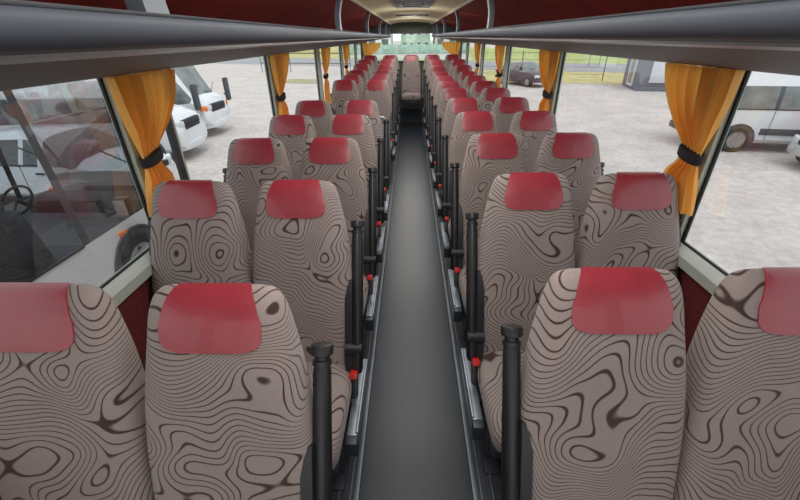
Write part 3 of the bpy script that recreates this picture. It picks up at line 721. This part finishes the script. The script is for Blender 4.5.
house('cream white house seen through the left end of the rear window', -9.5, 97, 11, 8, 7, CREAMH, ROOFT, 4, 2)
# leafy things: each a crown of leaf cards on a trunk
LEAF = mat('green_leaves', (112, 138, 72), rough=.9, rgb2=(176, 176, 104), scale=.8)
LEAFT = mat('teal_hedge_leaves', (172, 200, 186), rough=.9, rgb2=(196, 214, 202), scale=1.2)
BARK = mat('grey_brown_bark', (104, 92, 78), rough=.95, var=.2)
def leaves(n, fn, size, rnd):
    m = MB()
    for _ in range(n):
        p = Vector(fn(rnd)); a = Vector((rnd.gauss(0, 1), rnd.gauss(0, 1), rnd.gauss(0, 1))).normalized(); b = a.orthogonal().normalized(); c = a.cross(b); s_ = size * rnd.uniform(.6, 1.3)
        m.add([p - b * s_, p - c * s_ * .6, p + b * s_, p + c * s_ * .6], [(0, 1, 2, 3)])
    return m
rn = random.Random(3)
def crown_pt(r):
    while True:
        x, y, z = r.uniform(-1, 1), r.uniform(-1, 1), r.uniform(-1, 1); q = x * x + y * y + z * z
        if .35 < q < 1: return (x * 3.0 + .5 * math.sin(z * 7), y * 3.0 + .5 * math.cos(x * 6), 5.2 + z * 3.4)
CROWN = leaves(2600, crown_pt, .26, rn).mesh('crown', 0); CROWN.materials.append(LEAF)
m = MB(); m.tube([(0, 0, 0), (.1, 0, 2), (0, .1, 4), (.2, 0, 6.5)], [.28, .2, .15, .05], 10)
for q in range(5): m.tube([(0, .05, 3 + q * .4), (1.5 * math.cos(q * 1.3), 1.5 * math.sin(q * 1.3), 4.5 + q * .5)], [.09, .03], 6)
TRUNK = m.mesh('trunk'); TRUNK.materials.append(BARK)
for k, (x, y, s_, w) in enumerate(((-28, 104, 1.0, 'leftmost beyond the road on the left'), (-21, 98, .9, 'second beyond the road on the left'), (-34, 112, 1.2, 'behind the two trees beyond the left road'), (26, 84, 1.0, 'beyond the road on the right, above the white board'), (36, 80, 1.2, 'beyond the road behind the site cabin'))):
    t = thing('tree', 'leafy yellow green tree standing ' + w, 'tree', (x, y, GZ), k * 1.3, 'trees beyond the road'); t.scale = (s_, s_, s_)
    link('crown', CROWN, None, t); link('trunk', TRUNK, None, t)
t = thing('hedge', 'low blue green hedge in front of the houses behind the coach', 'hedge', (-1, 88, GZ))
leaves(5000, lambda r: (r.uniform(-12, 13), r.uniform(-.6, .6), abs(r.uniform(.0, 1.7))), .16, rn).build('leaves', LEAFT, t, 0)
m = MB(); m.box((.5, 0, .75), (24.6, .8, 1.5), .2); m.build('core', LEAFT, t)

# ------------------------------------------------------------------ light
w = bpy.data.worlds.new('overcast_sky'); scene.world = w; w.use_nodes = True; nt = w.node_tree; L = nt.links
bg = nt.nodes['Background']; tc = N(nt, 'ShaderNodeTexCoord'); sp = N(nt, 'ShaderNodeSeparateXYZ'); L.new(tc.outputs['Generated'], sp.inputs[0])
cr = N(nt, 'ShaderNodeValToRGB'); cr.color_ramp.elements[0].position = .0; cr.color_ramp.elements[0].color = (1, 1, .98, 1); cr.color_ramp.elements[1].position = .8; cr.color_ramp.elements[1].color = (.86, .92, 1, 1)
L.new(sp.outputs['Z'], cr.inputs[0]); L.new(cr.outputs[0], bg.inputs[0]); bg.inputs[1].default_value = SKY
sun = bpy.data.lights.new('sun', 'SUN'); sun.energy = SUN; sun.angle = math.radians(25); so = bpy.data.objects.new('sun', sun); COL.objects.link(so); so.rotation_euler = (math.radians(28), math.radians(12), 0)
def area(name, loc, rot, sx, sy, e, col=(1, 1, 1)):
    l = bpy.data.lights.new(name, 'AREA'); l.shape = 'RECTANGLE'; l.size = sx; l.size_y = sy; l.energy = e; l.color = col
    o = bpy.data.objects.new(name, l); COL.objects.link(o); o.location = loc; o.rotation_euler = rot
area('front_fill', (0, -1.45, 1.55), (math.radians(-80), 0, 0), 2.2, 1.0, E_FRONT, (1, .99, .97))  # added fill panel behind the camera, boosts light on the seat fronts
for k in range(4):
    area('aisle_fill', (0, .9 + 2.6 * k, 1.97), (0, 0, 0), .7, 2.2, E_CEIL, (1, .97, .94))  # added overhead fill that brightens the interior, with no fitting modelled
for k in range(3):
    l = bpy.data.lights.new('cabin_fill', 'POINT'); l.energy = 5; l.shadow_soft_size = .2; l.color = (1, .97, .9)  # added point fill, lightens the ceiling and racks
    lo = bpy.data.objects.new('cabin_fill', l); COL.objects.link(lo); lo.location = (0, 2.4 + 2.8 * k, 1.72)
vs = scene.view_settings; vs.view_transform = 'Standard'; vs.look = 'None'; vs.exposure = 0; vs.gamma = 1
